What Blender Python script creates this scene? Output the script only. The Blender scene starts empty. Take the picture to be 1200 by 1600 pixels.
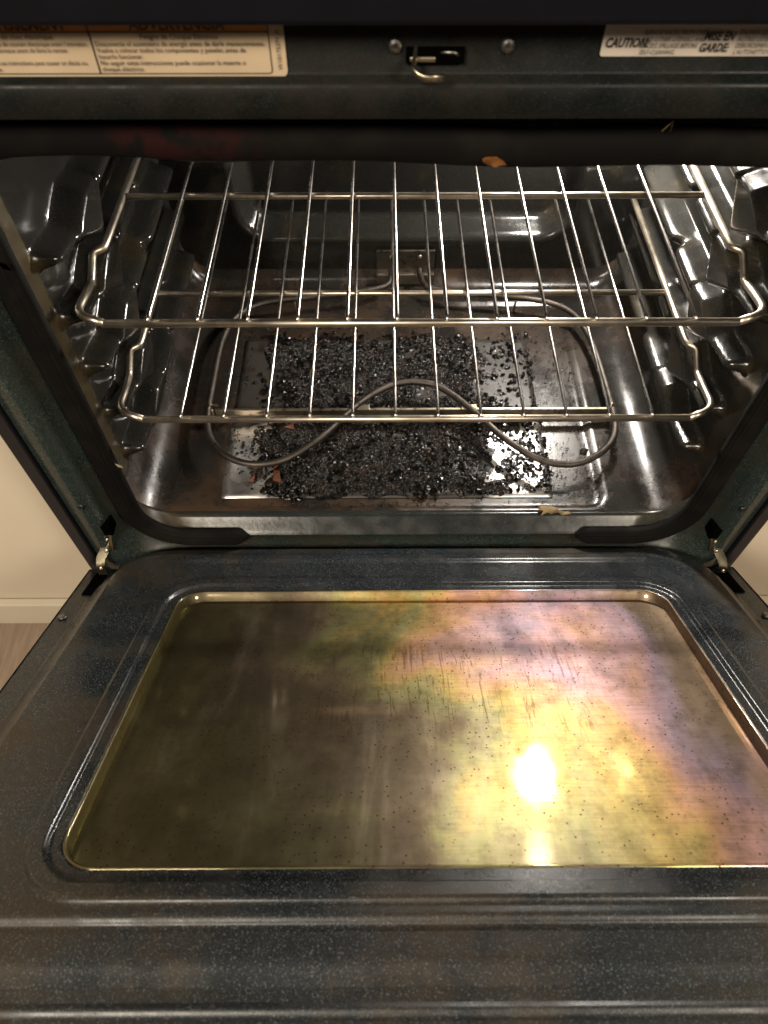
import bpy, bmesh, math, random
from mathutils import Vector, Matrix, noise
random.seed(7)
S = bpy.context.scene
COL = S.collection

# ------------------------------------------------------------------ camera
cam_d = bpy.data.cameras.new('camera'); cam = bpy.data.objects.new('camera', cam_d); COL.objects.link(cam)
YAW, PITCH, ROLL = 0.0052, 0.9649, 0.0006
F_ = Vector((math.sin(YAW)*math.cos(PITCH), math.cos(YAW)*math.cos(PITCH), -math.sin(PITCH)))
R0 = Vector((math.cos(YAW), -math.sin(YAW), 0)); U0 = R0.cross(F_)
Rr = R0*math.cos(ROLL) + U0*math.sin(ROLL); Uu = -R0*math.sin(ROLL) + U0*math.cos(ROLL)
M = Matrix((Rr, Uu, -F_)).transposed().to_4x4(); M.translation = Vector((-0.0348, -0.4138, 0.7147))
cam.matrix_world = M
cam_d.sensor_fit = 'VERTICAL'; cam_d.sensor_height = 24; cam_d.lens = 24*1094.3/1600
cam_d.clip_start = 0.02; cam_d.clip_end = 50
cam_d.dof.use_dof = True; cam_d.dof.focus_distance = 0.72; cam_d.dof.aperture_fstop = cam_d.lens/2.8
S.camera = cam

# ------------------------------------------------------------------ world and lamps
W = bpy.data.worlds.new('World'); S.world = W; W.use_nodes = True
W.node_tree.nodes['Background'].inputs[0].default_value = (1.0, 0.90, 0.78, 1)
W.node_tree.nodes['Background'].inputs[1].default_value = 0.03
def area(name, loc, target, size, power, color):
    l = bpy.data.lights.new(name, 'AREA'); l.shape = 'DISK'; l.size = size; l.energy = power; l.color = color
    o = bpy.data.objects.new(name, l); COL.objects.link(o); o.location = loc
    o.rotation_euler = (Vector(target)-Vector(loc)).to_track_quat('-Z', 'Y').to_euler(); return o
area('kitchen_ceiling_lamp', (-1.1, -2.1, 2.1), (-0.2, 0, 0), 0.7, 68, (1.0, 0.87, 0.70))
area('kitchen_ceiling_lamp', (1.5, -1.9, 2.1), (0.2, 0, 0), 0.7, 42, (1.0, 0.87, 0.70))
S.render.engine = 'CYCLES'
S.view_settings.view_transform = 'Standard'; S.view_settings.look = 'None'
S.view_settings.exposure = 0.0; S.view_settings.gamma = 1
S.cycles.max_bounces = 8; S.cycles.glossy_bounces = 5; S.cycles.sample_clamp_indirect = 6

# ------------------------------------------------------------------ helpers
def link(name, me, mat, parent=None, smooth=True):
    o = bpy.data.objects.new(name, me); COL.objects.link(o)
    if mat: me.materials.append(mat)
    if smooth: me.polygons.foreach_set('use_smooth', [True]*len(me.polygons))
    if parent:
        o.parent = parent
        if parent.parent is None: o.location = -parent.location if parent.type == 'EMPTY' else (0, 0, 0)
    return o
def pyd(name, v, f, mat, parent=None, smooth=True):
    me = bpy.data.meshes.new(name); me.from_pydata([tuple(p) for p in v], [], f); me.update()
    return link(name, me, mat, parent, smooth)
def empty(name, loc):
    o = bpy.data.objects.new(name, None); COL.objects.link(o); o.location = loc; o.empty_display_size = .05; return o
def tag(o, label, cat=None, group=None, kind=None):
    if label: o['label'] = label
    if cat: o['category'] = cat
    if group: o['group'] = group
    if kind: o['kind'] = kind
    return o
def ss(a, b, x):
    if a == b: return 0.0 if x < a else 1.0
    t = min(1, max(0, (x-a)/(b-a))); return t*t*(3-2*t)
def interp(x, pts):
    if x <= pts[0][0]: return pts[0][1]
    for (a, u), (b, v) in zip(pts, pts[1:]):
        if x <= b: return u+(v-u)*(x-a)/(b-a)
    return pts[-1][1]
def grid(name, us, vs, fn, mat, parent=None, flip=False):
    n, m = len(us), len(vs)
    V = [fn(u, v) for u in us for v in vs]
    Fc = []
    for i in range(n-1):
        for j in range(m-1):
            q = (i*m+j, (i+1)*m+j, (i+1)*m+j+1, i*m+j+1)
            Fc.append(q[::-1] if flip else q)
    return pyd(name, V, Fc, mat, parent)
def lin(a, b, n): return [a+(b-a)*i/(n-1) for i in range(n)]
def fillet(pts, r, seg=6, closed=False):
    out = []; n = len(pts)
    for i, p in enumerate(pts):
        p = Vector(p)
        if not closed and i in (0, n-1): out.append(p); continue
        a = Vector(pts[i-1]); b = Vector(pts[(i+1) % n])
        da, db = a-p, b-p; rr = r[i] if isinstance(r, (list, tuple)) else r
        k = min(rr, da.length*.49, db.length*.49)
        if k < 1e-6: out.append(p); continue
        A, B = p+da.normalized()*k, p+db.normalized()*k
        for s in range(seg+1):
            t = s/seg; out.append(A*(1-t)**2+p*2*t*(1-t)+B*t*t)
    return out
def smoothpath(pts, sub=6, closed=False):
    P = [Vector(p) for p in pts]; n = len(P); out = []
    rng = range(n if closed else n-1)
    for i in rng:
        p1, p2 = P[i], P[(i+1) % n]
        p0 = P[i-1] if (i > 0 or closed) else p1*2-p2
        p3 = P[(i+2) % n] if (i+2 < n or closed) else p2*2-p1
        for s in range(sub):
            t = s/sub
            out.append(.5*((2*p1)+(p2-p0)*t+(2*p0-5*p1+4*p2-p3)*t*t+(3*p1-p0-3*p2+p3)*t**3))
    if not closed: out.append(P[-1])
    return out
def sweep(name, path, prof, mat, parent=None, closed=False, up=Vector((0, 0, 1)), cap=True, smooth=True):
    """sweep a closed 2-D profile (side, up) along a path"""
    P = [Vector(p) for p in path]; n = len(P); k = len(prof); V = []; Fc = []
    side = None
    for i in range(n):
        a = P[i-1] if (i > 0 or closed) else P[i]; b = P[(i+1) % n] if (i < n-1 or closed) else P[i]
        T = (b-a).normalized()
        if side is None:
            ref = up if abs(T.dot(up)) < .95 else Vector((1, 0, 0))
            side = T.cross(ref).normalized()
        else:
            side = (side-T*side.dot(T)).normalized()
        nn = side.cross(T).normalized()
        for (x, y) in prof: V.append(P[i]+side*x+nn*y)
    for i in range(n if closed else n-1):
        for j in range(k):
            a, b = i*k+j, i*k+(j+1) % k; c, d = ((i+1) % n)*k+(j+1) % k, ((i+1) % n)*k+j
            Fc.append((a, b, c, d))
    if cap and not closed:
        Fc.append(tuple(range(k))[::-1]); Fc.append(tuple((n-1)*k+j for j in range(k)))
    return pyd(name, V, Fc, mat, parent, smooth)
def circ(r, n=10): return [(r*math.cos(2*math.pi*i/n), r*math.sin(2*math.pi*i/n)) for i in range(n)]
def tube(name, path, r, mat, parent=None, closed=False, n=10): return sweep(name, path, circ(r, n), mat, parent, closed)
def box(name, lo, hi, mat, parent=None, bev=.001, xf=None):
    bm = bmesh.new(); bmesh.ops.create_cube(bm, size=1)
    for v in bm.verts:
        v.co = Vector([lo[i]+(v.co[i]+.5)*(hi[i]-lo[i]) for i in range(3)])
    if bev: bmesh.ops.bevel(bm, geom=list(bm.edges), offset=bev, segments=2, affect='EDGES', profile=.5)
    if xf:
        for v in bm.verts: v.co = xf(v.co)
    me = bpy.data.meshes.new(name); bm.to_mesh(me); bm.free()
    return link(name, me, mat, parent, False)
def rrect(x0, x1, z0, z1, r, seg=10, rs=None):
    """rounded rectangle loop from bottom-left corner, counter-clockwise; rs = radii bl, br, tr, tl"""
    rs = rs or (r, r, r, r); L = []
    cs = ((x0+rs[0], z0+rs[0], 180, rs[0]), (x1-rs[1], z0+rs[1], 270, rs[1]), (x1-rs[2], z1-rs[2], 0, rs[2]), (x0+rs[3], z1-rs[3], 90, rs[3]))
    for cx, cz, a0, rr in cs:
        for i in range(seg+1):
            a = math.radians(a0+90*i/seg); L.append((cx+rr*math.cos(a), cz+rr*math.sin(a)))
    return L
def loft(name, loops, mat, parent=None, closed_loop=True, flip=False, cap_last=False, smooth=True):
    k = len(loops[0]); V = [p for l in loops for p in l]; Fc = []
    for i in range(len(loops)-1):
        for j in range(k if closed_loop else k-1):
            q = (i*k+j, i*k+(j+1) % k, (i+1)*k+(j+1) % k, (i+1)*k+j)
            Fc.append(q[::-1] if flip else q)
    if cap_last:
        q = tuple((len(loops)-1)*k+j for j in range(k)); Fc.append(q[::-1] if flip else q)
    return pyd(name, V, Fc, mat, parent, smooth)

# ------------------------------------------------------------------ material helpers
def newmat(name):
    m = bpy.data.materials.new(name); m.use_nodes = True; nt = m.node_tree
    return m, nt, nt.nodes['Principled BSDF']
class N:
    def __init__(s, nt): s.nt = nt
    def add(s, t, **kw):
        n = s.nt.nodes.new(t)
        for k, v in kw.items(): setattr(n, k, v)
        return n
    def coord(s): 
        if not hasattr(s, 'tc'): s.tc = s.add('ShaderNodeTexCoord')
        return s.tc.outputs['Object']
    def set(s, sock, v):
        if hasattr(v, 'is_linked') or hasattr(v, 'links'): s.nt.links.new(v, sock)
        else: sock.default_value = v
    def map(s, scale=(1, 1, 1), loc=(0, 0, 0), rot=(0, 0, 0), vec=None):
        n = s.add('ShaderNodeMapping'); s.nt.links.new(vec or s.coord(), n.inputs[0])
        n.inputs['Scale'].default_value = scale; n.inputs['Location'].default_value = loc; n.inputs['Rotation'].default_value = rot
        return n.outputs[0]
    def noise(s, scale, detail=3, rough=.5, vec=None, dist=0):
        n = s.add('ShaderNodeTexNoise'); s.nt.links.new(vec or s.coord(), n.inputs['Vector'])
        n.inputs['Scale'].default_value = scale; n.inputs['Detail'].default_value = detail; n.inputs['Roughness'].default_value = rough; n.inputs['Distortion'].default_value = dist
        return n.outputs['Fac']
    def voro(s, scale, vec=None, out='Distance', rnd=1):
        n = s.add('ShaderNodeTexVoronoi'); s.nt.links.new(vec or s.coord(), n.inputs['Vector']); n.inputs['Scale'].default_value = scale
        n.inputs['Randomness'].default_value = rnd
        return n.outputs[out]
    def ramp(s, fac, stops):
        n = s.add('ShaderNodeValToRGB'); s.set(n.inputs[0], fac); e = n.color_ramp.elements
        while len(e) < len(stops): e.new(.5)
        for el, (p, c) in zip(e, stops):
            el.position = p; el.color = (c, c, c, 1) if not isinstance(c, (tuple, list)) else (*c, 1)
        return n.outputs[0]
    def mix(s, fac, a, b, mode='MIX'):
        n = s.add('ShaderNodeMix', data_type='RGBA', blend_type=mode)
        s.set(n.inputs[0], fac)
        for i, v in ((6, a), (7, b)): s.set(n.inputs[i], (*v, 1) if isinstance(v, tuple) and len(v) == 3 else v)
        return n.outputs[2]
    def math(s, op, a, b=0.0, clamp=False):
        n = s.add('ShaderNodeMath', operation=op, use_clamp=clamp); s.set(n.inputs[0], a); s.set(n.inputs[1], b); return n.outputs[0]
    def sep(s, vec=None):
        n = s.add('ShaderNodeSeparateXYZ'); s.nt.links.new(vec or s.coord(), n.inputs[0]); return n.outputs
    def rng(s, v, a, b, c=0.0, d=1.0, smooth=True):
        n = s.add('ShaderNodeMapRange', interpolation_type='SMOOTHSTEP' if smooth else 'LINEAR'); s.set(n.inputs[0], v)
        n.inputs[1].default_value = a; n.inputs[2].default_value = b; n.inputs[3].default_value = c; n.inputs[4].default_value = d
        return n.outputs[0]
    def bump(s, h, strength=.2, dist=.001):
        n = s.add('ShaderNodeBump'); s.set(n.inputs['Height'], h); n.inputs['Strength'].default_value = strength; n.inputs['Distance'].default_value = dist
        return n.outputs[0]

def enamel(name, base, fleck, rough=.22, fleck_amt=.5, stain=(.035, .02, .008), stain_mask=None, stain_amt=.6, coat=.0, orange=.08, dull=None):
    """speckled porcelain enamel with baked-on stains"""
    m, nt, b = newmat(name); n = N(nt)
    c1 = n.noise(1500, 1, .5); fl = n.rng(c1, .52, .76, 0, .8)
    c2 = n.voro(1500, out='Color'); c2v = n.sep(c2)[0]; fl2 = n.rng(c2v, .93, .97, 0, 1)
    f = n.math('MULTIPLY', n.math('MAXIMUM', fl, fl2), fleck_amt)
    col = n.mix(f, base, fleck)
    cloud = n.noise(7, 4, .6)
    col = n.mix(n.rng(cloud, .35, .7, 0, .35), col, tuple(v*.55 for v in base))
    sm = n.rng(n.noise(9, 7, .72), .42, .62, 0, 1)
    if stain_mask: sm = n.math('MULTIPLY', sm, stain_mask(n)) if stain_amt < 2 else stain_mask(n)
    sm = n.math('MULTIPLY', sm, min(stain_amt, 1))
    col = n.mix(sm, col, n.mix(n.math('MULTIPLY', f, .45), stain, fleck))
    spk = n.rng(n.voro(130, vec=n.map((1, 1, 1))), .05, .10, 1, 0)
    spk = n.math('MULTIPLY', spk, n.rng(n.noise(22, 2), .42, .58, 0, .9))
    col = n.mix(spk, col, (.008, .005, .003))
    nt.links.new(col, b.inputs['Base Color'])
    r = n.math('ADD', n.math('MULTIPLY', sm, .25), n.rng(n.noise(40, 4), .3, .7, rough*.75, rough*1.25))
    if dull: r = n.math('ADD', r, dull(n))
    nt.links.new(n.math('ADD', r, n.math('MULTIPLY', spk, .3)), b.inputs['Roughness'])
    hgt = n.math('ADD', n.math('MULTIPLY', n.noise(220, 2), .6), n.math('MULTIPLY', n.noise(1500, 1), .25))
    nt.links.new(n.bump(n.math('ADD', hgt, n.math('MULTIPLY', spk, .8)), orange, .001), b.inputs['Normal'])
    b.inputs['Coat Weight'].default_value = coat; b.inputs['Coat Roughness'].default_value = .08
    b.inputs['IOR'].default_value = 1.55
    return m
def metal(name, col, rough, spot=None, bumps=.0):
    m, nt, b = newmat(name); n = N(nt)
    c = n.mix(n.rng(n.noise(60, 4), .35, .7), col, tuple(v*.72 for v in col))
    if spot: c = n.mix(n.rng(n.noise(120, 5, .7), .56, .66), c, spot)
    nt.links.new(c, b.inputs['Base Color']); b.inputs['Metallic'].default_value = 1
    nt.links.new(n.rng(n.noise(20, 2), .3, .7, rough*.88, rough*1.15), b.inputs['Roughness'])
    if bumps: nt.links.new(n.bump(n.noise(400, 3), bumps, .0005), b.inputs['Normal'])
    return m
def plain(name, col, rough=.5, var=.3, scale=40, spec=.5, bumps=0):
    m, nt, b = newmat(name); n = N(nt)
    nt.links.new(n.mix(n.rng(n.noise(scale, 4), .3, .7), col, tuple(v*(1-var) for v in col)), b.inputs['Base Color'])
    b.inputs['Roughness'].default_value = rough; b.inputs['Specular IOR Level'].default_value = spec
    if bumps: nt.links.new(n.bump(n.noise(scale*6, 3), bumps, .001), b.inputs['Normal'])
    return m

def m_front(n):     # yellow-brown bake-on on the first centimetres behind the gasket, a little elsewhere
    s = n.sep(); y = n.rng(s[1], .092, .086, 0, 1)
    y = n.math('MULTIPLY', n.math('MULTIPLY', y, n.rng(s[0], .32, -.3, .35, 1.0)), n.rng(n.noise(28, 5, .65), .32, .62, .25, 1.0))
    return n.math('MAXIMUM', y, n.rng(n.noise(11, 6, .7), .52, .72, 0, .4))
MAT = {}
MAT['frame'] = enamel('frame_enamel', (.017, .0265, .0235), (.19, .24, .22), .27, .6, stain_mask=lambda n: n.rng(n.sep()[1], .005, .03, .1, 1), stain_amt=.6)
MAT['cavity'] = enamel('cavity_enamel', (.0165, .016, .0142), (.075, .075, .07), .15, .35, stain=(.048, .033, .009), stain_mask=m_front, stain_amt=2, orange=.05)
def floor_mask(n):
    s = n.sep()
    a = n.rng(s[1], .16, .07, 0, 1)
    x = n.rng(n.math('ABSOLUTE', n.math('ADD', s[0], .03)), .26, .14, 0, 1)
    return n.math('MAXIMUM', n.math('MAXIMUM', n.math('MULTIPLY', n.math('MAXIMUM', a, .8), x), n.rng(s[1], .13, .08, 0, 1)), .45)
MAT['floor'] = enamel('floor_enamel', (.017, .016, .0145), (.09, .08, .075), .20, .3, stain=(.056, .031, .016), stain_mask=floor_mask, stain_amt=.95, orange=.08)
MAT['upper'] = enamel('upper_enamel', (.0048, .0066, .0066), (.05, .06, .06), .45, .35, stain=(.012, .009, .005), stain_amt=.8)
MAT['upper'].node_tree.nodes['Principled BSDF'].inputs['Specular IOR Level'].default_value = .22
MAT['black'] = plain('black_trim', (.006, .006, .010), .45, .3)
MAT['panel'] = plain('control_panel_black', (.0035, .0035, .007), .55, .3, spec=.2)
MAT['chrome'] = metal('rack_steel', (.78, .69, .56), .36)
MAT['wire'] = metal('rack_wire_steel', (.78, .74, .70), .25)
MAT['element'] = metal('element_sheath', (.12, .105, .092), .55, (.05, .04, .033), .1)
MAT['bar'] = metal('support_bar_steel', (.42, .36, .27), .42, (.10, .045, .02), .1)
MAT['hinge'] = metal('hinge_zinc', (.62, .55, .40), .32)
MAT['bracket'] = metal('bracket_steel', (.20, .18, .15), .4, (.06, .05, .04))
MAT['screw'] = metal('screw_steel', (.30, .29, .27), .35)
MAT['dark'] = plain('dark_hole', (.001, .001, .001), .9, .2, spec=.02)
# ------------------------------------------------------------------ door coordinates
DA = math.radians(29.5); CA, SA = math.cos(DA), math.sin(DA)
def D(x, t, h): return Vector((x, -t*CA+h*SA, t*SA+h*CA))
def door_xyz(n):
    """object position turned into across (x), along (t) and height (h) of the door"""
    v = n.map(rot=(DA, 0, 0)); s = n.sep(v)     # rotating by +DA about x brings the door level
    return s[0], n.math('MULTIPLY', s[1], -1.0), s[2], v
def door_mask(n):
    x, t, h, v = door_xyz(n)
    ax = n.math('ABSOLUTE', x)
    e = n.rng(n.math('ABSOLUTE', n.math('SUBTRACT', ax, .325)), .035, .004, 0, 1)
    f = n.rng(t, .05, -.01, 0, 1); g = n.rng(t, .40, .44, 0, .9)
    lft = n.rng(x, .1, -.25, 0, .75)
    return n.math('MAXIMUM', n.math('MAXIMUM', e, f), n.math('MAXIMUM', g, n.math('MAXIMUM', lft, .15)))
MAT['door'] = enamel('door_enamel', (.0115, .0158, .0190), (.22, .25, .28), .23, .58, stain=(.036, .024, .010), stain_mask=door_mask, stain_amt=.9, orange=.10, dull=lambda n: n.rng(door_xyz(n)[1], .425, .447, 0, .14))

def glass_mat():
    """heat-reflective oven glass: metal-oxide film with interference colours, dark left-hand reflection painted in, haze, grease and drips"""
    m, nt, b = newmat('coated_glass'); n = N(nt)
    x, t, h, v = door_xyz(n)
    wob = n.noise(6.5, 3, .5, vec=n.map((1, .8, 1), vec=v), dist=1.0)
    ph = n.math('ADD', n.math('MULTIPLY', x, 1.9), n.math('ADD', n.math('MULTIPLY', n.math('SUBTRACT', wob, .5), 1.1), n.math('MULTIPLY', t, -.8)))
    film = n.ramp(n.math('ADD', ph, .635), [(0, (.22, .205, .10)), (.1, (.21, .175, .11)), (.26, (.24, .185, .13)), (.35, (.36, .29, .17)), (.43, (.52, .50, .22)), (.51, (.82, .60, .20)), (.60, (.92, .52, .26)), (.72, (.82, .50, .50)), (.84, (.58, .43, .54)), (1, (.42, .31, .22))])  # coating colours; the dim left end also paints in the dark reflection there
    # stretched wiping streaks across the pane
    st = n.noise(60, 3, .6, vec=n.map((.5, 9, 9), vec=v))
    film = n.mix(.08, film, (.50, .42, .31))
    film = n.mix(n.rng(st, .35, .75, 0, .35), film, (.30, .25, .16))
    film = n.mix(n.rng(n.noise(55, 7, .75, vec=v), .42, .70, 0, .5), film, (.18, .13, .075))
    wipe = n.noise(22, 5, .65, vec=n.map((1, .22, 1), rot=(0, 0, .6), vec=v), dist=.5)
    film = n.mix(n.rng(wipe, .5, .75, 0, .30), film, (.66, .55, .42))
    # drips running along the door, only in the middle
    dn = n.noise(1, 4, .7, vec=n.map((230, 17, 1), vec=v), dist=1.6)
    ct = n.math('SUBTRACT', 1.0, n.math('ABSOLUTE', n.math('MULTIPLY', n.math('SUBTRACT', t, .225), 13)), True)
    cx = n.math('SUBTRACT', 1.0, n.math('ABSOLUTE', n.math('MULTIPLY', n.math('SUBTRACT', x, .02), 6.5)), True)
    dm = n.math('MULTIPLY', n.math('MULTIPLY', n.rng(dn, .555, .63), n.rng(ct, 0, .5)), n.rng(cx, 0, .4))
    sp = n.rng(n.voro(190, vec=v), .10, .2, 1, 0)
    sp = n.math('MULTIPLY', sp, n.rng(n.noise(14, 4, .6, vec=v), .34, .54, 0, 1))
    gr = n.math('MAXIMUM', n.math('MULTIPLY', dm, .5), n.math('MULTIPLY', sp, .9))
    g1 = n.add('ShaderNodeBsdfGlossy'); g2 = n.add('ShaderNodeBsdfGlossy'); df = n.add('ShaderNodeBsdfDiffuse')
    for g, r in ((g1, .07), (g2, .42)):
        nt.links.new(film, g.inputs['Color'])
    nt.links.new(n.rng(n.noise(30, 3, vec=v), .3, .7, .05, .10), g1.inputs['Roughness'])
    g2.inputs['Roughness'].default_value = .48
    bm_ = n.bump(n.noise(1, 2, .6, vec=n.map((30, 700, 30), vec=v)), .035, .0006)
    nt.links.new(bm_, g1.inputs['Normal']); nt.links.new(bm_, g2.inputs['Normal'])
    nt.links.new(n.mix(.9, film, (.0, .0, .0)), df.inputs['Color'])
    m1 = n.add('ShaderNodeMixShader'); m2 = n.add('ShaderNodeMixShader'); m3 = n.add('ShaderNodeMixShader')
    nt.links.new(n.rng(n.math('ADD', n.math('MULTIPLY', n.noise(10, 7, .68, vec=v), .6), n.math('MULTIPLY', wipe, .4)), .35, .65, .40, .82), m1.inputs[0])
    nt.links.new(g1.outputs[0], m1.inputs[1]); nt.links.new(g2.outputs[0], m1.inputs[2])
    m2.inputs[0].default_value = .22
    nt.links.new(m1.outputs[0], m2.inputs[1]); nt.links.new(df.outputs[0], m2.inputs[2])
    d2 = n.add('ShaderNodeBsdfDiffuse'); d2.inputs['Color'].default_value = (.05, .02, .007, 1)
    nt.links.new(gr, m3.inputs[0]); nt.links.new(m2.outputs[0], m3.inputs[1]); nt.links.new(d2.outputs[0], m3.inputs[2])
    nt.links.new(m3.outputs[0], nt.nodes['Material Output'].inputs[0]); nt.nodes.remove(b)
    return m
MAT['glass'] = glass_mat()

# ================================================================== the setting
FZ = -.30
wall_m = plain('painted_wall', (.74, .65, .51), .6, .06, 3, .3, .05)
base_m = plain('painted_board', (.76, .68, .54), .45, .05, 6)
WY = .09
for nm, x0, x1 in (('wall_left', -2.6, -.40), ('wall_right', .40, 2.6)):
    w = box(nm, (x0, WY, FZ), (x1, WY+.1, 2.3), wall_m, None, 0); w['kind'] = 'structure'
    bb = box('skirting_board', (x0, WY-.014, FZ), (x1, WY-.001, FZ+.062), base_m, w, .002)
bw = box('wall_behind_oven', (-.42, .75, FZ), (.42, .80, 2.3), wall_m, None, 0); bw['kind'] = 'structure'
# floor with planks running away from the camera
fm, nt, b = newmat('oak_plank'); n = N(nt)
gr_ = n.noise(12, 6, .65, vec=n.map((9, 1, 1)))
oi = n.add('ShaderNodeObjectInfo'); tone = n.rng(oi.outputs['Random'], 0, 1, .75, 1.1, False)
c = n.mix(n.rng(gr_, .3, .7), (.52, .40, .30), (.36, .26, .185))
hsv = n.add('ShaderNodeHueSaturation'); nt.links.new(tone, hsv.inputs['Value']); nt.links.new(c, hsv.inputs['Color'])
nt.links.new(hsv.outputs[0], b.inputs['Base Color']); b.inputs['Roughness'].default_value = .5
nt.links.new(n.bump(gr_, .15, .001), b.inputs['Normal'])
fl = pyd('floor', [(-2.6, -2.5, FZ-.006), (2.6, -2.5, FZ-.006), (2.6, .9, FZ-.006), (-2.6, .9, FZ-.006)], [(0, 1, 2, 3)], MAT['dark'], None, False); fl['kind'] = 'structure'
pm = bpy.data.meshes.new('plank')
bmp = bmesh.new(); bmesh.ops.create_cube(bmp, size=1)
for v in bmp.verts: v.co = Vector((v.co.x*.0985, v.co.y*1.195, v.co.z*.012))
bmesh.ops.bevel(bmp, geom=list(bmp.edges), offset=.0012, segments=1, affect='EDGES'); bmp.to_mesh(pm); bmp.free(); pm.materials.append(fm)
for i in range(-10, 11):
    for j in range(2):
        o = bpy.data.objects.new('plank', pm); COL.objects.link(o); o.parent = fl
        o.location = (i*.10, -.9+j*1.2-(i*37 % 11)*.05, FZ-.005)

# ================================================================== the oven
oven = empty('oven', (0, .25, FZ))
tag(oven, 'dark blue-grey speckled enamel oven with its greasy door hanging open', 'oven')
# ---- cavity
WX, ZB, ZT, YB, YF = .324, .04, .482, .48, .055
RF = .050
RIBS = (.357, .2965, .236, .174, .112)
def sd_poly(p, poly):
    d = 1e9; inside = False; n_ = len(poly)
    for i in range(n_):
        a, c2 = poly[i], poly[i-1]
        ex, ey = c2[0]-a[0], c2[1]-a[1]; wx, wy = p[0]-a[0], p[1]-a[1]
        t = max(0, min(1, (wx*ex+wy*ey)/(ex*ex+ey*ey)))
        dx, dy = wx-ex*t, wy-ey*t; d = min(d, dx*dx+dy*dy)
        if (a[1] > p[1]) != (c2[1] > p[1]) and p[0] < (c2[0]-a[0])*(p[1]-a[1])/(c2[1]-a[1])+a[0]: inside = not inside
    return -math.sqrt(d) if inside else math.sqrt(d)
def sd_seg(p, a, b2):
    ex, ey = b2[0]-a[0], b2[1]-a[1]; wx, wy = p[0]-a[0], p[1]-a[1]
    t = max(0, min(1, (wx*ex+wy*ey)/(ex*ex+ey*ey))); return math.hypot(wx-ex*t, wy-ey*t)
def smax(a, b2, k=.005):
    h = max(0, min(1, .5+.5*(a-b2)/k)); return b2+(a-b2)*h+k*h*(1-h)*(1 if min(a, b2) > 0 else 0)
def bulge(y, z):
    h = 0
    for zr in RIBS:
        if abs(z-zr) > .085: continue
        d = sd_seg((y, z), (.44, zr), (.215, zr))
        r1 = .0285*(1-ss(.002, .0125, d))
        r1 *= 1-.35*math.exp(-((y-.285)/.009)**2)
        d = sd_poly((y, z), ((.219, zr+.002), (.191, zr-.037), (.185, zr-.038), (.140, zr-.013), (.134, zr-.012), (.152, zr-.003), (.180, zr+.006)))
        r2 = .0262*(1-ss(-.0025, .0105, d))
        d = sd_seg((y, z), (.142, zr-.011), (.096, zr-.004))
        r3 = .0225*(1-ss(.001, .0120, d))
        h = max(h, smax(smax(r1, r2), r3))
    return h
ys = lin(YF, YB-.0, 175); zs = lin(ZB+RF, ZT-.02, 175)
for s in (-1, 1):
    grid('side_wall', ys, zs, lambda y, z, s=s: (s*(WX-bulge(y, z)*ss(ZB+RF, ZB+RF+.012, z)), y, z), MAT['cavity'], oven, flip=(s > 0))
# floor with coves at both sides and a shallow pressed recess
prof = []
for i in range(13):
    a = math.pi/2*i/12; prof.append((-(WX-RF)-RF*math.cos(a), ZB+RF-RF*math.sin(a)))
left = prof; flat = [(x, ZB) for x in lin(-(WX-RF)+.003, (WX-RF)-.003, 110)]; right = [(-x, z) for x, z in prof[::-1]]
FP = left+flat+right
def floor_pt(i, y):
    x, z = FP[i]
    if abs(x) < WX-RF:
        d = max(abs(x)-.2295, abs(y-.245)-.186)
        cx, cy = max(0, abs(x)-.2295+.02), max(0, abs(y-.245)-.186+.02)
        if cx > 0 and cy > 0: d = math.hypot(cx, cy)-.02
        z -= .0035*(1-ss(-.0045, 0, d))
    back = y-(YB-.022)
    if back > 0: z += .022-math.sqrt(max(0, .022**2-back**2))
    return (x, y, z)
def noisefloor(p): return p
yf = lin(YF, YB, 130)
grid('cavity_floor', list(range(len(FP))), yf, floor_pt, MAT['floor'], oven)
# ceiling
grid('cavity_ceiling', lin(-WX, WX, 40), lin(YF, YB, 20), lambda x, y: (x, y, ZT-.022*ss(.06, .11, y)-.02*ss(WX-.03, WX, abs(x))), MAT['cavity'], oven, flip=True)
# back wall with a recessed panel
def back_pt(x, z):
    hw, zb0, r = .238, .108, .05
    dx, dz = abs(x)-hw, zb0-z
    if abs(x) < .075: dz -= .0
    cx, cz = max(0, dx+r), max(0, dz+r)
    d = math.hypot(cx, cz)-r if (cx > 0 and cz > 0) else max(dx, dz)
    rec = .034*(1-ss(-.024, -.002, d))
    return (x, YB+rec, z)
grid('back_wall', lin(-WX, WX, 150), lin(ZB+.02, ZT, 110), back_pt, MAT['cavity'], oven)
# ---- front lip and frame, one loft from the cavity out to the outer flange
def ring(w, zb, zt, r, y, rt=None):
    rt = rt or r
    return [(x, y, z) for x, z in rrect(-w, w, zb, zt, r, 12, (r, r, rt, rt))]
lip = [ring(WX, ZB, ZT, RF, YF+.001, .02), ring(WX-.004, ZB+.002, ZT-.002, .051, .052, .02), ring(WX-.007, ZB+.003, ZT-.003, .052, .049, .02),
       ring(WX-.010, ZB+.001, ZT-.003, .052, .046, .02), ring(WX-.013, ZB-.004, ZT-.003, .053, .041, .02), ring(WX-.017, ZB-.008, ZT-.002, .054, .034, .02), ring(.305, ZB-.012, ZT, .054, .030, .02)]
MAT['lip'] = enamel('lip_enamel', (.016, .020, .021), (.10, .12, .12), .22, .4, stain=(.048, .032, .009), stain_mask=lambda n: n.math('MULTIPLY', n.math('MULTIPLY', n.rng(n.math('ABSOLUTE', n.sep()[0]), .19, .29, .10, 1), n.rng(n.sep()[0], .2, -.2, .4, 1)), n.rng(n.noise(28, 5, .65), .3, .6, .3, 1)), stain_amt=2, orange=.12)
loft('opening_lip', lip, MAT['lip'], oven)
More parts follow.
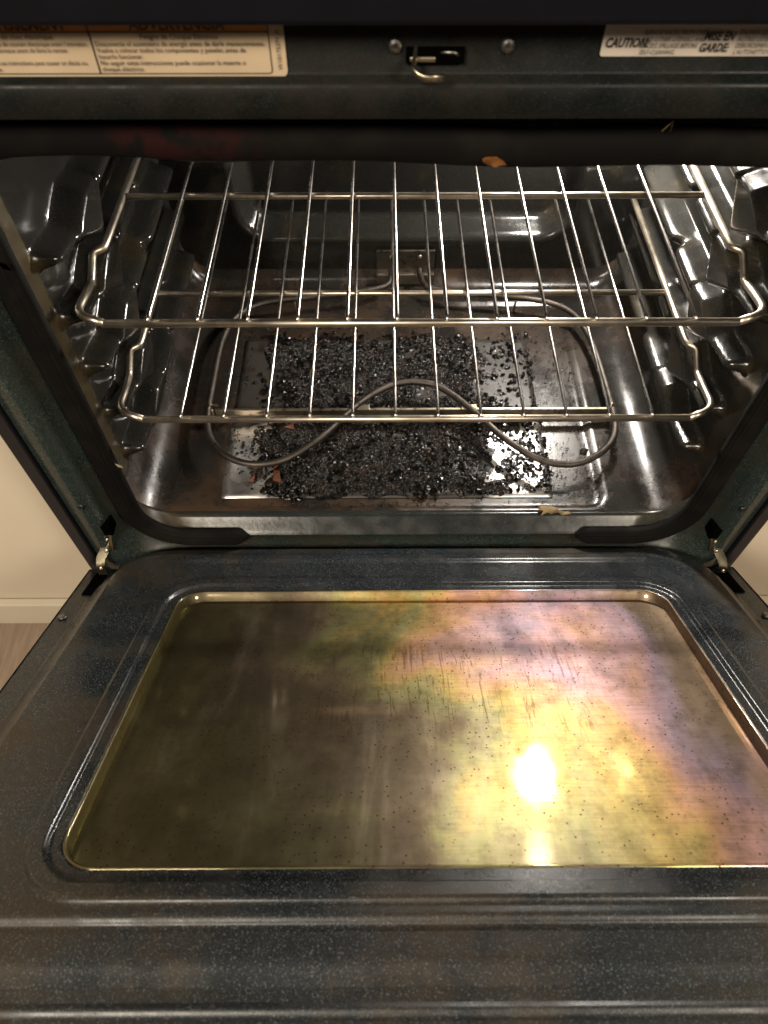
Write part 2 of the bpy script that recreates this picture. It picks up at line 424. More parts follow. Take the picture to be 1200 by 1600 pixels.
fr = [ring(.305, .028, ZT, .053, .030, .02), ring(.307, .022, ZT+.003, .055, .0335), ring(.325, .004, .508, .068, .034, .04), ring(.329, .0, .5095, .070, .031, .04),
      ring(.334, -.005, .5105, .070, .018, .03), ring(.338, -.008, .5115, .068, .008, .02), ring(.344, -.012, .5125, .06, .0025, .012), ring(.350, -.016, .5130, .05, .002, .008), ring(.356, -.02, .5135, .03, .006, .004),
      ring(.3625, -.03, .60, .012, .007, .004), ring(.364, -.032, .602, .006, .011, .004), ring(.364, -.032, .602, .006, .05, .004)]
loft('front_frame', fr, MAT['frame'], oven)
for s in (-1, 1):
    box('side_trim', (min(s*.3645, s*.3795), .004, -.10), (max(s*.3645, s*.3795), .06, .62), MAT['black'], oven, .002)
# upper part of the frame: two pressed faces above the opening
UP = [(-.003, .5145), (-.0045, .518), (-.004, .531), (-.0025, .5335), (.0035, .5345), (.0045, .536), (.0045, .566), (.0045, .60)]
grid('upper_face', lin(-.3615, .3615, 60), list(range(len(UP))), lambda x, j: (x, UP[j][0], UP[j][1]), MAT['upper'], oven)
# door gasket: ribbed black strip, open along the middle of the sill
gm, nt, b = newmat('gasket_black'); n = N(nt)
redm = n.math('MULTIPLY', n.rng(n.sep()[2], .455, .47), n.math('MULTIPLY', n.rng(n.sep()[0], -.21, -.19), n.rng(n.sep()[0], -.10, -.13)))
redm = n.math('MULTIPLY', redm, n.rng(n.noise(80, 4), .4, .6))
nt.links.new(n.mix(redm, n.mix(n.rng(n.noise(30, 4), .4, .7), (.0045, .0042, .0040), (.009, .0075, .006)), (.019, .005, .005)), b.inputs['Base Color']); b.inputs['Roughness'].default_value = .8; b.inputs['Specular IOR Level'].default_value = .12
nt.links.new(n.bump(n.noise(900, 2), .3, .0006), b.inputs['Normal'])
gz0, gz1, gw, gr2 = .029, .4865, .3125, .058
gp = [(-.188, gz0)]
loop = rrect(-gw, gw, gz0, gz1, 0, 16, (gr2, gr2, .03, .03))
seg = 17
bl, br, tr, tl = loop[0:seg], loop[seg:2*seg], loop[2*seg:3*seg], loop[3*seg:4*seg]
path2 = [(x, gz0) for x in lin(-.190, -.25, 14)]+bl[::-1]+[(-gw, z) for z in lin(.1, .43, 12)]+tl[::-1]+[(x, gz1-.020*x*min(1, (.29-abs(x))/.08)-.0025*math.sin(math.pi*(x+.28)/.56)-.0012*math.sin(x*31)) for x in lin(-.27, .27, 30)]+tr[::-1]+[(gw, z) for z in lin(.43, .1, 12)]+br[::-1]+[(x, gz0) for x in lin(.25, .190, 14)]
gpath = [Vector((x, .027, z)) for x, z in path2]
# ribbed profile: side axis lies in the frame plane, second axis points out of it
pr = []
for i in range(25):
    u = -.0115+.023*i/24
    pr.append((u, .0075*math.sqrt(max(0, 1-(u/.0118)**2))+.0007*math.cos(i*math.pi/2)))
pr += [(.0115, -.004), (-.0115, -.004)]
def gasket():
    V, Fc = [], []; k = len(pr); nP = len(gpath)
    for i, p in enumerate(gpath):
        a, c2 = gpath[max(0, i-1)], gpath[min(nP-1, i+1)]; T = (c2-a).normalized(); sd = T.cross(Vector((0, -1, 0))).normalized()
        sc = ss(-1, 3, min(i, nP-1-i)) if min(i, nP-1-i) < 3 else 1
        top = ss(.40, .46, p.z)
        for (u, w) in pr:
            ws = .0075*math.sqrt(max(0, 1-(u/.0118)**2)) if w > 0 else w
            V.append(p+sd*u*sc+Vector((0, -1, 0))*(w*(1-top)+ws*top)*sc)
    for i in range(nP-1):
        for j in range(k): Fc.append((i*k+j, (i+1)*k+j, (i+1)*k+(j+1) % k, i*k+(j+1) % k))
    Fc.append(tuple(range(k))); Fc.append(tuple((nP-1)*k+j for j in range(k))[::-1])
    return pyd('door_gasket', V, Fc, gm, oven)
# denser straight runs so the taper at the ends is short
gk = gasket(); tag(gk, 'ribbed black gasket round the opening')
# control panel overhang
box('control_panel', (-.3795, -.020, .5665), (.3795, .05, .72), MAT['panel'], oven, .003)
# door latch
sl = box('latch_slot', (-.021, .001, .5415), (.0105, .006, .5485), MAT['dark'], oven, 0)
hook = fillet([(-.0155, .006, .5465), (-.0165, -.006, .546), (-.0180, -.012, .5435), (-.012, -.015, .5408), (-.001, -.015, .5412)], .004)
box('latch_plate', (-.0190, -.0005, .5427), (-.0050, .0012, .5452), MAT['hinge'], oven, .0006)
sweep('latch_hook', hook, [(-.0009, -.0024), (.0009, -.0024), (.0009, .0024), (-.0009, .0024)], MAT['hinge'], oven)
sweep('latch_rod', fillet([(-.004, .002, .5468), (.006, .001, .5468), (.0085, .003, .5435)], .003), circ(.0009, 8), MAT['screw'], oven)
def screw(name, pos, nrm, r, mat, parent):
    nrm = Vector(nrm).normalized(); q = nrm.to_track_quat('Z', 'Y').to_matrix()
    bm = bmesh.new(); loops = []
    for (rr, zz) in ((1.0, 0), (1.0, .18), (.82, .42), (.5, .55)):
        loops.append([bm.verts.new(Vector((rr*r*math.cos(a*math.pi/8), rr*r*math.sin(a*math.pi/8), zz*r))) for a in range(16)])
    for a, c2 in zip(loops, loops[1:]):
        for i in range(16): bm.faces.new((a[i], a[(i+1) % 16], c2[(i+1) % 16], c2[i]))
    # cross recess
    t = bm.verts.new(Vector((0, 0, .25*r)))
    inner = [bm.verts.new(Vector(((.42 if i % 4 == 0 else .14)*r*math.cos(i*math.pi/8), (.42 if i % 4 == 0 else .14)*r*math.sin(i*math.pi/8), .55*r-(0 if i % 4 == 0 else .05*r)))) for i in range(16)]
    for i in range(16):
        bm.faces.new((loops[-1][i], loops[-1][(i+1) % 16], inner[(i+1) % 16], inner[i])); bm.faces.new((inner[i], inner[(i+1) % 16], t))
    for v in bm.verts: v.co = q @ v.co+Vector(pos)
    me = bpy.data.meshes.new(name); bm.to_mesh(me); bm.free()
    return link(name, me, mat, parent, False)
for x in (-.0267, .0335): screw('screw', (x, .0045, .549), (0, -1, 0), .0042, MAT['screw'], oven)
for x, z in ((-.327, .124), (.324, .1155)): screw('bolt', (x*1.055, .0035, z), (0, -1, .0), .0042, MAT['black'], oven)
# ---- labels
lab_m = plain('label_paper', (.62, .48, .32), .45, .12, 30)
lab2_m = plain('label_paper_scorched', (.60, .53, .45), .45, .15, 25)
org_m = plain('label_orange', (.62, .24, .05), .5, .1)
ink_m = plain('label_ink', (.02, .016, .014), .6, .1)
def flat(name, loop, y, mat, parent): 
    V = [(x, y, z) for x, z in loop]+[(x, y+.0006, z) for x, z in loop]; k = len(loop)
    Fc = [tuple(range(k))]+[(i, i+k, (i+1) % k+k, (i+1) % k) for i in range(k)]
    return pyd(name, V, Fc, mat, parent, False)
def text(body, x, z, size, y, parent, mat=None, align='LEFT', sx=1.0, shear=0, rot=0, bold=0):
    cu = bpy.data.curves.new('lettering', 'FONT'); cu.body = body; cu.size = size; cu.align_x = align; cu.shear = shear; cu.offset = bold; cu.resolution_u = 2
    o = bpy.data.objects.new('tmp', cu); COL.objects.link(o)
    bpy.context.view_layer.update()
    me = bpy.data.meshes.new_from_object(o.evaluated_get(bpy.context.evaluated_depsgraph_get()))
    bpy.data.objects.remove(o)
    q = Matrix.Translation((x, y, z)) @ Matrix.Rotation(math.pi/2, 4, 'X') @ Matrix.Rotation(rot, 4, 'Z') @ Matrix.Diagonal((sx, 1, 1, 1))
    me.transform(q); me.name = 'lettering'; me.materials.clear()
    return link('lettering', me, mat or ink_m, parent, False)
LY = .0032
L1 = flat('warning_label', rrect(-.265, -.0855, .5342, .5720, .003, 4), LY, lab_m, oven)
tag(L1, 'cream warning label with orange heading and French and Spanish text')
flat('heading_band', rrect(-.263, -.0945, .5563, .5690, .0002, 1), LY-.0004, org_m, L1)
def frame_line(x0, x1, z0, z1, w, y, parent):
    a = rrect(x0, x1, z0, z1, .002, 4); c2 = rrect(x0+w, x1-w, z0+w, z1-w, .0015, 4); k = len(a)
    pyd('border_line', [(x, y, z) for x, z in a+c2], [(i, (i+1) % k, (i+1) % k+k, i+k) for i in range(k)], ink_m, parent, False)
frame_line(-.264, -.0935, .5358, .5705, .0005, LY-.0005, L1)
box('divider_line', (-.1882, LY-.0007, .5362), (-.1876, LY-.0002, .5704), ink_m, L1, 0)
box('heading_rule', (-.263, LY-.0007, .5559), (-.0940, LY-.0004, .5563), ink_m, L1, 0)
ty = LY-.0008
text('ADVERTENCIA', -.141,   .5572, .0075, ty, L1, align='CENTER', bold=.0001)
text('AVERTISSEMENT', -.226,   .5572, .0075, ty, L1, align='CENTER', bold=.0001)
text('Peligro de Choque Eléctrico', -.141, .5529, .0036, ty, L1, align='CENTER')
for i, s in enumerate(('Desconecte el suministro de energía antes de darle mantenimiento.', 'Vuelva a colocar todos los componentes y paneles antes de', 'hacerlo funcionar.', 'No seguir estas instrucciones puede ocasionar la muerte o', 'choque eléctrico.')):
    text(s, -.1862, .5496-.00305*i, .0034, ty, L1, sx=.97)
text('Risque de choc électrique.', -.226, .5529, .0036, ty, L1, align='CENTER')
for i, s in enumerate(('Déconnecter la source de courant électrique avant l’entretien.', 'Replacer pièces et panneaux avant de faire la remise', '', 'Le non-respect de ces instructions peut causer un décès ou', 'un choc électrique.')):
    if s: text(s, -.2625, .5496-.00305*i, .0034, ty, L1, sx=.84)
text('W10175371 A', -.0880, .5380, .0032, ty, L1, rot=math.pi/2, sx=1)
L2 = flat('caution_label', rrect(.0835, .2700, .5440, .5720, .0015, 4), LY, lab2_m, oven)
tag(L2, 'cream caution label scorched at its corner, in English and French')
text('CAUTION:', .0848, .5488, .0062, ty, L2, sx=.78, shear=.2, bold=.0002)
for i, s in enumerate(('REMOVE RACKS FROM OVEN', 'AND OTHER UTENSILS AND', 'EXCESS SPILLAGE BEFORE', 'SELF-CLEANING.')):
    text(s, .1040, .5546-.0031*i, .0032, ty, L2, sx=.82, shear=.2)
text('MISE EN', .1365, .5520, .0056, ty, L2, sx=.80, shear=.2, bold=.0002); text('GARDE:', .1355, .5466, .0056, ty, L2, sx=.80, shear=.2, bold=.0002)
for i, s in enumerate(('ENLEVER LES GRILLES', 'AUTRES USTENSILES ET', 'DÉBORDEMENTS AVANT', 'L’AUTONETTOYAGE.')):
    text(s, .1545, .5546-.0031*i, .0032, ty, L2, sx=.82, shear=.2)
# ---- bake element
EZ = .063
epts = [(-.0195, .470, .068), (-.020, .455, .066), (-.030, .438, EZ), (-.075, .424, EZ), (-.141, .413, EZ), (-.200, .402, EZ), (-.236, .375, EZ), (-.2515, .325, EZ), (-.2535, .25, EZ), (-.2510, .172, EZ), (-.232, .131, EZ), (-.197, .109, EZ), (-.154, .113, EZ), (-.110, .148, EZ), (-.064, .204, EZ), (-.028, .234, EZ), (.004, .2435, EZ),
        (.040, .234, EZ), (.080, .193, EZ), (.116, .146, EZ), (.156, .112, EZ), (.197, .107, EZ), (.236, .130, EZ), (.2545, .168, EZ), (.2555, .25, EZ), (.2505, .325, EZ), (.236, .375, EZ), (.202, .402, EZ), (.141, .415, EZ), (.075, .424, EZ), (.034, .436, EZ), (.0235, .455, .066), (.022, .470, .068)]
el = tube('bake_element', smoothpath(epts, 6), .0042, MAT['element'], oven, n=12)
tag(el, 'grey tubular heating element bent into a wave over the floor')
sb = box('support_bar', (-.246, .1965, .0495), (.258, .2005, .0605), MAT['bar'], el, .0008)
for x in (-.250, .2555):
    tube('clip', [Vector((x-.006, .19, .058)), Vector((x, .1985, .069)), Vector((x+.006, .207, .058))], .0016, MAT['bar'], el, n=8)
for x in (-.060, .076): box('clip', (x-.010, .195, .060), (x+.010, .204, .0625), MAT['bar'], el, .0005)
for x, y in ((-.250, .1985), (.2545, .1985), (-.16, .413), (.16, .413)):
    tube('foot', [Vector((x, y, .060)), Vector((x, y, .0375))], .0018, MAT['bar'], el, n=8)
tb = box('terminal_bracket', (-.0415, .4715, .0625), (.0435, .4755, .0985), MAT['bracket'], el, .001)
box('terminal_plate', (-.0415, .465, .0455), (.0435, .4745, .0625), metal('terminal_plate_steel', (.36, .33, .27), .4), el, .001)
for x in (-.0195, .022): screw('screw', (x, .4715, .0885), (0, -1, 0), .0032, metal('screw_bright', (.8, .74, .62), .3), el)
# ---- broil element under the ceiling
bz = .441
bp_ = [(-.06, .47, bz), (-.06, .40, bz), (-.09, .36, bz), (-.21, .36, bz), (-.235, .33, bz), (-.235, .14, bz), (-.20, .102, bz), (-.15, .094, bz), (-.105, .106, bz), (-.085, .15, bz), (-.085, .26, bz), (-.055, .30, bz), (.055, .30, bz), (.085, .26, bz), (.085, .16, bz), (.105, .125, bz), (.15, .115, bz), (.20, .12, bz), (.235, .15, bz), (.235, .33, bz), (.20, .36, bz), (.09, .36, bz), (.06, .40, bz), (.06, .47, bz)]
be = tube('broil_element', smoothpath(bp_, 5), .0042, MAT['element'], oven, n=10)
# ---- oven lamp: bulb in a socket on the back wall, upper right
lm, nt, b = newmat('lamp_bulb'); b.inputs['Emission Color'].default_value = (1, .93, .84, 1); b.inputs['Emission Strength'].default_value = 840; b.inputs['Base Color'].default_value = (.9, .9, .9, 1)
LC = Vector((.238, .452, .390))
bm = bmesh.new(); bmesh.ops.create_uvsphere(bm, u_segments=20, v_segments=12, radius=.0190)
for v in bm.verts: v.co = Vector((v.co.x, v.co.y*1.1, v.co.z*1.35))+LC
me = bpy.data.meshes.new('lamp_bulb'); bm.to_mesh(me); bm.free()
lampo = link('lamp_bulb', me, lm, oven); tag(lampo, 'lit oven bulb high on the right of the back wall')
tube('lamp_socket', [LC+Vector((0, .018, 0)), LC+Vector((0, .06, 0))], .017, MAT['bracket'], lampo, n=16)

# ---- door
def rbox(x, t, x0, x1, t0, t1, r):
    cx, hx = (x0+x1)/2, (x1-x0)/2; ct, ht = (t0+t1)/2, (t1-t0)/2
    dx, dt = abs(x-cx)-hx+r, abs(t-ct)-ht+r
    return math.hypot(max(dx, 0), max(dt, 0))+min(max(dx, dt), 0)-r
HN = [(.4425, .025), (.4445, .0243), (.4465, .0202), (.448, .0198), (.4640, .0178), (.4665, .0166), (.4715, .0130), (.476, .0100), (.483, .0085), (.4855, .0095), (.487, .0092), (.4885, .006), (.495, .005), (.53, .003)]
GX0, GX1, GT0, GT1 = -.2425, .2560, .0895, .4105
def door_h(x, t):
    d = rbox(x, t, -.3275, .3265, -.004, 1.2, .060)
    up = interp(t, HN)
    k = 1-min(1, max(0, d/.029))
    h = up*k
    if t > .44: pass
    # fine step line at the foot of the raised panel
    h += .0
    if t < .46:
        g = rbox(x, t, GX0, GX1, GT0, GT1, .026)
        h += .0030*min(1, max(0, (g-.0112)/.0022))*min(1, max(0, (.0262-g)/.0022))*k      # pressed bead round the window
        h -= .0240*(1-ss(-.0004, .0022, g))*k                     # drop to the glass seat
        s2 = rbox(x, t, -.262, .272, .0085, .0300, .0105)
        h += .0026*(1-ss(-.007, .0, s2))*k                    # pressed bar by the hinge side
    return h
xs = sorted(set([round(v, 5) for v in lin(-.378, .378, 190)]+[round(v, 5) for v in lin(-.366, -.318, 36)]+[round(v, 5) for v in lin(.318, .366, 36)]+[round(v, 5) for v in lin(-.282, -.236, 40)]+[round(v, 5) for v in lin(.25, .296, 40)]))
ts = sorted(set([round(v, 5) for v in lin(-.012, .53, 150)]+[round(v, 5) for v in lin(.004, .096, 90)]+[round(v, 5) for v in lin(.40, .52, 90)]))
def door_fn(x, t):
    if t < 0.0 and abs(x) > .345: t = 0.0
    return D(x, t, door_h(x, t))
door = grid('door', xs, ts, door_fn, MAT['door'], oven, flip=True)
tag(door, 'open oven door, inner side up, speckled enamel with baked-on grease')
# outer shell of the door
sk = [[D(x, t, h) for x, t in rrect(-.378, .378, 0.0, .53, .002, 2)] for h in (.0012, -.012, -.045)]
loft('door_shell', sk, MAT['panel'], door, flip=False, cap_last=True, smooth=False)
# glass
gl = rrect(GX0-.001, GX1+.001, GT0-.001, GT1+.001, .024, 10)
GH = .0145
V = [D(x, t, GH) for x, t in gl]; k = len(gl)
V += [D(x, t, GH-.003) for x, t in gl]
gla = pyd('window_glass', V, [tuple(range(k))]+[(i, i+k, (i+1) % k+k, (i+1) % k) for i in range(k)], MAT['glass'], door, False)
rl = [[D(x, t, hh) for x, t in rrect(GX0+gg, GX1-gg, GT0+gg, GT1-gg, .025-gg*.6, 10)] for gg, hh in ((-.0026, .0245), (-.0022, .0255), (-.0010, .0256), (-.0002, .0250), (.0010, .0145), (.0014, .0130))]
loft('glass_retainer', rl, MAT['glass'], door)
tag(gla, 'greasy iridescent gold and pink coated window glass')
for x, t in ((-.3693, .099), (.3670, .101)): screw('screw', D(x, t, .001), D(0, 0, 1), .0046, MAT['screw'], door)
# hinges: zinc arms between the frame slots and the door
for s in (-1, 1):
    A, B, C_ = ((-.3370, .016, .0690), (-.3435, .003, .0440), (-.3525, -.0095, .0270)) if s < 0 else ((.3365, .016, .0570), (.3430, .003, .0380), (.3560, -.0095, .0150))
    A, B, C_ = Vector(A), Vector(B), Vector(C_); sx_ = Vector((s*.0035, 0, 0))
    box('hinge_slot', (A.x-.0065, .006, A.z-.004), (A.x+.0065, .022, A.z+.014), MAT['dark'], oven, .001)
    box('hinge_slot', (-.0065, .010, .0), (.0065, .055, .0018), MAT['dark'], door, .0005, xf=lambda c_, s=s: D(s*.3600+c_.x, c_.y, c_.z))
    flatp = [(-.0014, -.0048), (.0014, -.0048), (.0014, .0048), (-.0014, .0048)]
    up_ = fillet([A+Vector((0, .012, .004)), A+Vector((0, -.004, .002)), A*.45+B*.55, B+Vector((-s*.002, 0, -.004))], .004, 4)
    lo_ = fillet([A*.35+B*.65+sx_, B*.8+C_*.2+sx_*.6, B*.45+C_*.55+sx_*1.2, C_+sx_*.4, C_+Vector((s*.002, -.003, -.014))], .004, 4)
    sweep('hinge_arm', up_, flatp, MAT['hinge'], door, up=Vector((1, 0, 0)), smooth=False)
    sweep('hinge_link', lo_, flatp, MAT['hinge'], door, up=Vector((1, 0, 0)), smooth=False)
    for q_ in (A*.5+B*.5, B, C_): screw('pin', q_+Vector((-s*.001, -.0055, .003)), (0, -1, .6), .0022, MAT['hinge'], door)

# ================================================================== racks
def rack(name, z, yf_, label):
    r0 = empty(name, (0, .25, z)); tag(r0, label, 'oven rack', 'wire racks in the oven')
    def P(pts): return [Vector(p) for p in pts]
    yb = .440
    for s in (-1, 1):
        pts = [(s*.2945, yb-.002, z), (s*.2945, .178, z), (s*.2955, .166, z-.001), (s*.3045, .160, z-.001), (s*.3052, .136, z-.0165), (s*.2985, .100, z-.004), (s*.2980, yf_+.012, z), (s*.2700, yf_, z)]
        sr = fillet(pts, [0, .006, .004, .005, .006, .01, .022, 0], 6)
        tube('side_rail', sr, .0036, MAT['chrome'], r0, n=12)
    tube('front_rail', [Vector((x, yf_, z)) for x in (-.2705, 0, .2705)], .0037, MAT['chrome'], r0, n=12)
    tube('cross_rail', [Vector((x, .2515, z-.0005)) for x in (-.2935, 0, .2935)], .0032, MAT['chrome'], r0, n=12)
    tube('back_rail', fillet([(-.2945, yb-.004, z), (-.2945, yb+.01, z), (.2945, yb+.01, z), (.2945, yb-.004, z)], .012), .0036, MAT['chrome'], r0, n=10)
    me = None
    for i in range(12):
        x = (i-5.5)*.0423
        if me is None:
            w = tube('wire', [Vector((0, yf_-.0015, z+.0035)), Vector((0, yf_+.004, z+.0051)), Vector((0, .25, z+.0053)), Vector((0, yb+.012, z+.0048))], .00165, MAT['wire'], r0, n=8); me = w.data
        else:
            w = bpy.data.objects.new('wire', me); COL.objects.link(w); w.parent = r0
        w.location = Vector((x, 0, 0))-r0.location
    return r0
rack('oven_rack', .3156, .0590, 'upper chrome wire rack nearest the top of the oven')
rack('oven_rack', .1968, .0575, 'lower chrome wire rack just above the wavy heating element')

# ================================================================== sheet, crumbs and flakes on the floor
sm_, nt, b = newmat('sheet_metal'); n = N(nt)
s_ = n.sep()
wb = n.math('MULTIPLY', n.math('SUBTRACT', n.noise(18, 4, .6), .5), .09)
clean = n.math('MULTIPLY', n.math('MAXIMUM', n.rng(n.math('ADD', s_[0], wb), -.150, -.185), n.rng(n.math('ADD', s_[0], wb), .075, .115)), n.rng(n.math('ADD', s_[1], wb), .20, .185))
clean = n.math('MULTIPLY', clean, n.rng(n.noise(70, 4, .65), .28, .40))
nt.links.new(n.mix(clean, n.mix(n.rng(n.noise(40, 5, .65), .52, .68), (.036, .033, .029), (.020, .011, .006)), (.80, .79, .78)), b.inputs['Base Color'])
nt.links.new(clean, b.inputs['Metallic'])
nt.links.new(n.rng(n.noise(25, 4), .3, .7, .34, .52), b.inputs['Roughness'])
nt.links.new(n.bump(n.noise(90, 3), .1, .001), b.inputs['Normal'])
SZ = ZB-.0035+.0012
sheet = grid('metal_sheet', lin(-.227, .1690, 50), lin(.0760, .352, 40), lambda x, y: (x, y, SZ+.0007*noise.noise(Vector((x*25, y*25, 0)))+.0006*math.exp(-((x+.205)/.003)**2)), sm_)
so = sheet.modifiers.new('thickness', 'SOLIDIFY'); so.thickness = .0003; so.offset = -1
tag(sheet, 'shiny rectangular metal sheet under burnt crumbs on the oven floor', 'sheet')

cm, nt, b = newmat('burnt_crumb'); n = N(nt)
gi = n.add('ShaderNodeNewGeometry')
col = n.ramp(gi.outputs['Random Per Island'], [(0, (.002, .002, .002)), (.7, (.005, .004, .0035)), (.94, (.010, .006, .004)), (1, (.03, .02, .014))])
nt.links.new(col, b.inputs['Base Color']); nt.links.new(n.rng(gi.outputs['Random Per Island'], 0, 1, .10, .45, False), b.inputs['Roughness']); b.inputs['Specular IOR Level'].default_value = .35
nt.links.new(n.bump(n.noise(700, 2), .15, .001), b.inputs['Normal'])
bmc = bmesh.new(); bmesh.ops.create_icosphere(bmc, subdivisions=1, radius=1)
ICO_V = [v.co.copy() for v in bmc.verts]; ICO_F = [tuple(v.index for v in f.verts) for f in bmc.faces]; bmc.free()
def crumb_verts(c_, r):
    rx = Matrix.Rotation(random.uniform(0, 6.28), 3, Vector((random.gauss(0, 1), random.gauss(0, 1), random.gauss(0, 1))).normalized())
    sx, sy, sz = random.uniform(.7, 1.3), random.uniform(.7, 1.2), random.uniform(.4, .8)
    out = []
    for v in ICO_V:
        p = rx @ v; p = Vector((p.x*sx, p.y*sy, p.z*sz))*r*random.uniform(.75, 1.25); out.append(p+c_)
    return out
def density(x, y):
    if not (-.215 < x < .172 and .070 < y < .375): return .05+.16*max(0, noise.noise(Vector((x*20, y*20, 5)))) if (-.24 < x < .25 and .06 < y < .42) else 0
    x += .016*noise.noise(Vector((x*22, y*22, 11)))+.008*noise.noise(Vector((x*60, y*60, 4))); y += .014*noise.noise(Vector((x*24, y*24, 19)))
    d = .50+.75*noise.noise(Vector((x*14, y*14, 3)))+.55*noise.noise(Vector((x*45, y*45, 7)))
    d *= ss(.074, .092, y)*ss(.372, .340, y)
    d *= ss(-.215, -.165, x+.02*noise.noise(Vector((y*30, 1, 1)))) if y < .2 else ss(-.20, -.15, x)
    if x > .10 and y < .175: d *= .95
    if x > .08 and y > .22: d *= .30
    return max(0, d)
xs_, ys_ = lin(-.205, .150, 330), lin(.070, .372, 270)
def crust_h(x, y):
    p = Vector((x, y, 0))
    f = .5+.55*noise.fractal(p*26, 1.0, 2.0, 5)+.45*noise.noise(p*11+Vector((5, 2, 0)))
    e = min(ss(-.205, -.165, x+.03*noise.noise(p*26)+.012*noise.noise(p*70)), ss(.070, .092, y+.012*noise.noise(p*35)), ss(.372, .335, y+.03*noise.noise(p*25)))
    e *= (1-.72*ss(.070, .115, x+.035*noise.noise(p*22)+.02*noise.noise(p*60)))
    if y < .2: e *= 1-.55*ss(-.150, -.19, x)
    return (f*e-.17)
ch = [[crust_h(x, y) for y in ys_] for x in xs_]
V, Fc = [], []; idx = {}
def cv(i, j):
    if (i, j) not in idx:
        idx[(i, j)] = len(V); x, y = xs_[i], ys_[j]; h = ch[i][j]
        q = max(0, min(1, h*4)); p = Vector((x, y, 2))
        V.append((x, y, SZ+max(-.001, h*.0040+q*(.0020*abs(noise.noise(p*130))+.0013*noise.noise(p*330)+.0007*random.uniform(-1, 1)))))
    return idx[(i, j)]
for i in range(len(xs_)-1):
    for j in range(len(ys_)-1):
        if max(ch[i][j], ch[i+1][j], ch[i][j+1], ch[i+1][j+1]) > 0: Fc.append((cv(i, j), cv(i+1, j), cv(i+1, j+1), cv(i, j+1)))
ckm, nt, b = newmat('burnt_crust'); n = N(nt)
nt.links.new(n.mix(n.rng(n.noise(60, 5, .65), .45, .62), (.0024, .0021, .002), (.014, .0085, .006)), b.inputs['Base Color'])
nt.links.new(n.rng(n.noise(150, 3), .35, .65, .12, .45), b.inputs['Roughness'])
nt.links.new(n.bump(n.noise(900, 3, .7), .35, .001), b.inputs['Normal'])
b.inputs['Specular IOR Level'].default_value = .34
tag(pyd('burnt_crust', V, Fc, ckm, None, False), 'black baked-on crust of spilled food over the sheet on the oven floor', 'crust', kind='stuff')
V, Fc = [], []
cnt = 0
while cnt < 17000:
    x, y = random.uniform(-.24, .25), random.uniform(.062, .40)
    if random.random() > density(x, y): continue
    if crust_h(x, y) > .12 and random.random() < .72: continue
    r = .0004+.0036*random.random()**7.5
    if not (-.215 < x < .172 and .07 < y < .375): r = min(r, .0011)
    elif x > .09 and y < .18: r = min(r, .0022)
    base = len(V); V += crumb_verts(Vector((x, y, SZ+r*.55+max(0, crust_h(x, y))*.0036)), r); Fc += [tuple(i+base for i in f) for f in ICO_F]; cnt += 1
cr = pyd('burnt_crumbs', V, Fc, cm, None, False)
tag(cr, 'black burnt food crumbs scattered thickly over the oven floor', 'crumbs', kind='stuff')
def lump(name, x, y, r, mat, label, cat, group=None, z=SZ, sub=2, squash=.6):
    bm = bmesh.new(); bmesh.ops.create_icosphere(bm, subdivisions=sub, radius=1); sd = random.random()*50
    for v in bm.verts:
        k_ = 1+.45*noise.noise(v.co*1.3+Vector((sd, 0, 0)))+.2*noise.noise(v.co*3+Vector((0, sd, 0)))
        v.co = Vector((v.co.x*r*k_*1.25, v.co.y*r*k_, v.co.z*r*k_*squash+r*.35))
    me = bpy.data.meshes.new(name); bm.to_mesh(me); bm.free()
    o = link(name, me, mat, None, False); o.location = (x, y, z); o.rotation_euler.z = random.uniform(0, 6.28)
    return tag(o, label, cat, group)
for x, y, r, lb in ((.088, .345, .0065, 'long black lump near the back edge of the sheet, right of centre'), (.128, .318, .0045, 'small round black lump alone at the back right of the sheet'),
                    (.150, .335, .004, 'black lump by the back right corner of the sheet'), (.095, .292, .006, 'shiny black lump inside the peak of the wavy element, right side'),
                    (-.182, .112, .0065, 'largest black lump in the charred pile at front left'), (-.170, .098, .006, 'black lump at the front of the charred pile at front left'),
                    (.120, .1035, .0050, 'smooth grey-black lump lying on the bright right part of the sheet'), (.218, .147, .0042, 'black lump inside the right front bend of the element'),
                    (.252, .075, .0035, 'small black lump by the right front corner of the oven floor')):
    lump('burnt_lump', x, y, r, cm, lb, 'burnt lump', 'charred lumps on the oven floor', z=SZ if x < .2 else ZB-.003)
om = plain('orange_flake', (.15, .048, .024), .5, .4, 200)
def flake(name, pts, mat, label, cat, group=None, th=.0012):
    k = len(pts); c_ = Vector((0, 0, 0))
    for p in pts: c_ += Vector(p)/k
    V = [Vector(p)-c_ for p in pts]+[Vector(p)-c_+Vector((0, 0, th)) for p in pts]+[Vector((0, 0, th*1.8))]
    Fc = [(i, (i+1) % k, (i+1) % k+k, i+k) for i in range(k)]+[(i+k, (i+1) % k+k, 2*k) for i in range(k)]+[tuple(range(k))[::-1]]
    o = pyd(name, V, Fc, mat, None, False); o.location = c_; return tag(o, label, cat, group)
flake('food_flake', [(-.168, .114, .043), (-.160, .118, .047), (-.156, .130, .048), (-.163, .126, .044)], om, 'small orange food flake behind the charred pile, touching the element', 'food flake', 'orange flakes')
flake('food_flake', [(-.166, .098, .043), (-.156, .094, .044), (-.158, .108, .049), (-.165, .110, .047)], om, 'small orange food flake in front of the charred pile at front left', 'food flake', 'orange flakes')
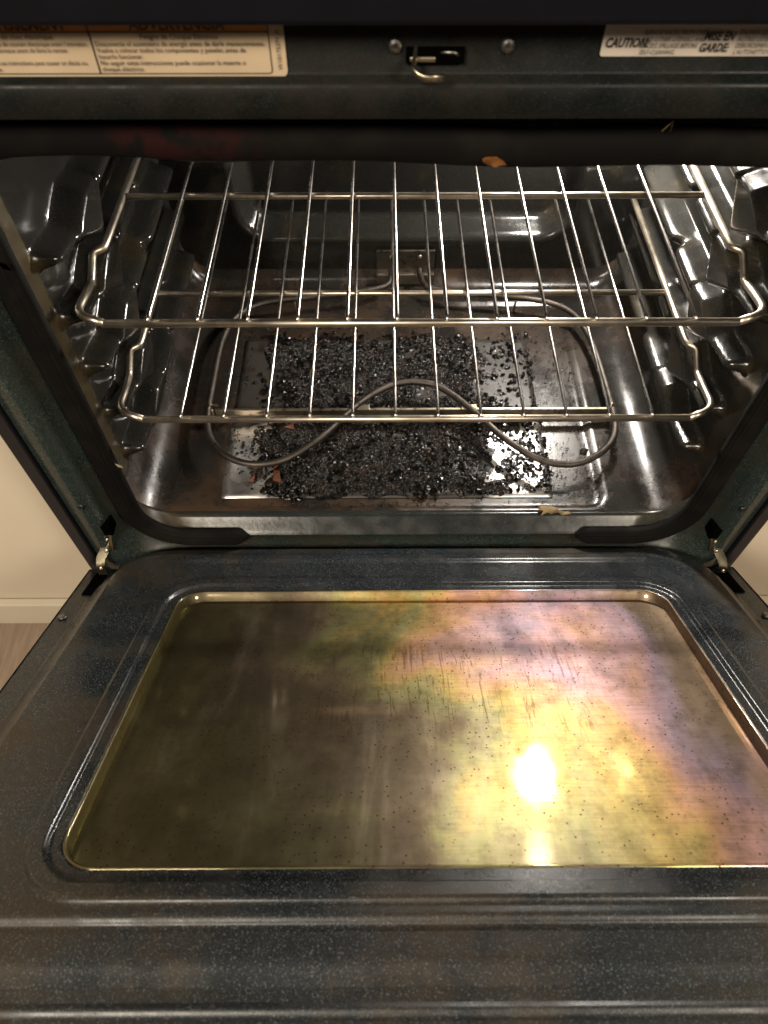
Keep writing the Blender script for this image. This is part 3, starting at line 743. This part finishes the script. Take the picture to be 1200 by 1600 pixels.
flake('food_flake', [(-.196, .100, .040), (-.189, .098, .040), (-.188, .108, .043)], om, 'tiny orange speck left of the charred pile', 'food flake', 'orange flakes')
flake('food_flake', [(-.160, .186, .040), (-.146, .182, .040), (-.148, .190, .043)], om, 'orange-brown speck just in front of the support bar on the left', 'food flake', 'orange flakes')
tm = plain('dried_skin', (.30, .21, .10), .6, .4, 120, bumps=.4)
def skin():
    V, Fc = [], []
    for i in range(9):
        for j in range(5):
            u, w = i/8, j/4-.5
            V.append(Vector((.034*u-.014+.003*math.sin(j*1.9), (.0068*(1-u)**1.5+.0014+.0012*math.sin(i*2.3+j))*w*2+.002*math.sin(u*5)-.004*u, .0040*(1-4*w*w)*(1-u*.7)+.0022*math.sin(j*2.2+i*1.7)*(1-u*.6))))
    for i in range(8):
        for j in range(4): Fc.append((i*5+j, (i+1)*5+j, (i+1)*5+j+1, i*5+j+1))
    o = pyd('onion_skin', V, Fc, tm); o.location = (.163, .052, .0455)
    md = o.modifiers.new('thickness', 'SOLIDIFY'); md.thickness = .0006
    return o
tag(skin(), 'crinkled tan scrap of dried skin on the front lip of the oven floor', 'food scrap')
ob = plain('orange_crust', (.26, .10, .02), .6, .5, 200, bumps=.5)
o = lump('food_crust', .036, .0175, .0058, ob, 'rusty orange crust stuck under the top edge of the opening', 'food crust', z=.4765, squash=.34)
for a_, c2 in (((.1335, .012, .498), (.1385, .012, .5065)), ((.1385, .012, .5065), (.1392, .012, .4985))):
    pass
st_ = tube('loose_strand', [Vector((.1345, .014, .4985)), Vector((.1385, .011, .5065)), Vector((.1395, .014, .4985))], .0004, tm, gk, n=6)
wc = plain('pale_chip', (.55, .47, .33), .5, .3, 100)
flake('pale_chip', [(-.2985, .021, .1720), (-.2950, .021, .1695), (-.2935, .023, .1640), (-.2975, .022, .1655)], wc, 'pale chip stuck on the left gasket near the oven floor', 'chip', th=.001)
flake('pale_chip', [(-.3085, .018, .4050), (-.3030, .018, .4030), (-.3010, .018, .3985), (-.3060, .018, .4000)], wc, 'pale chip stuck on the left gasket level with the upper rack', 'chip', th=.001)
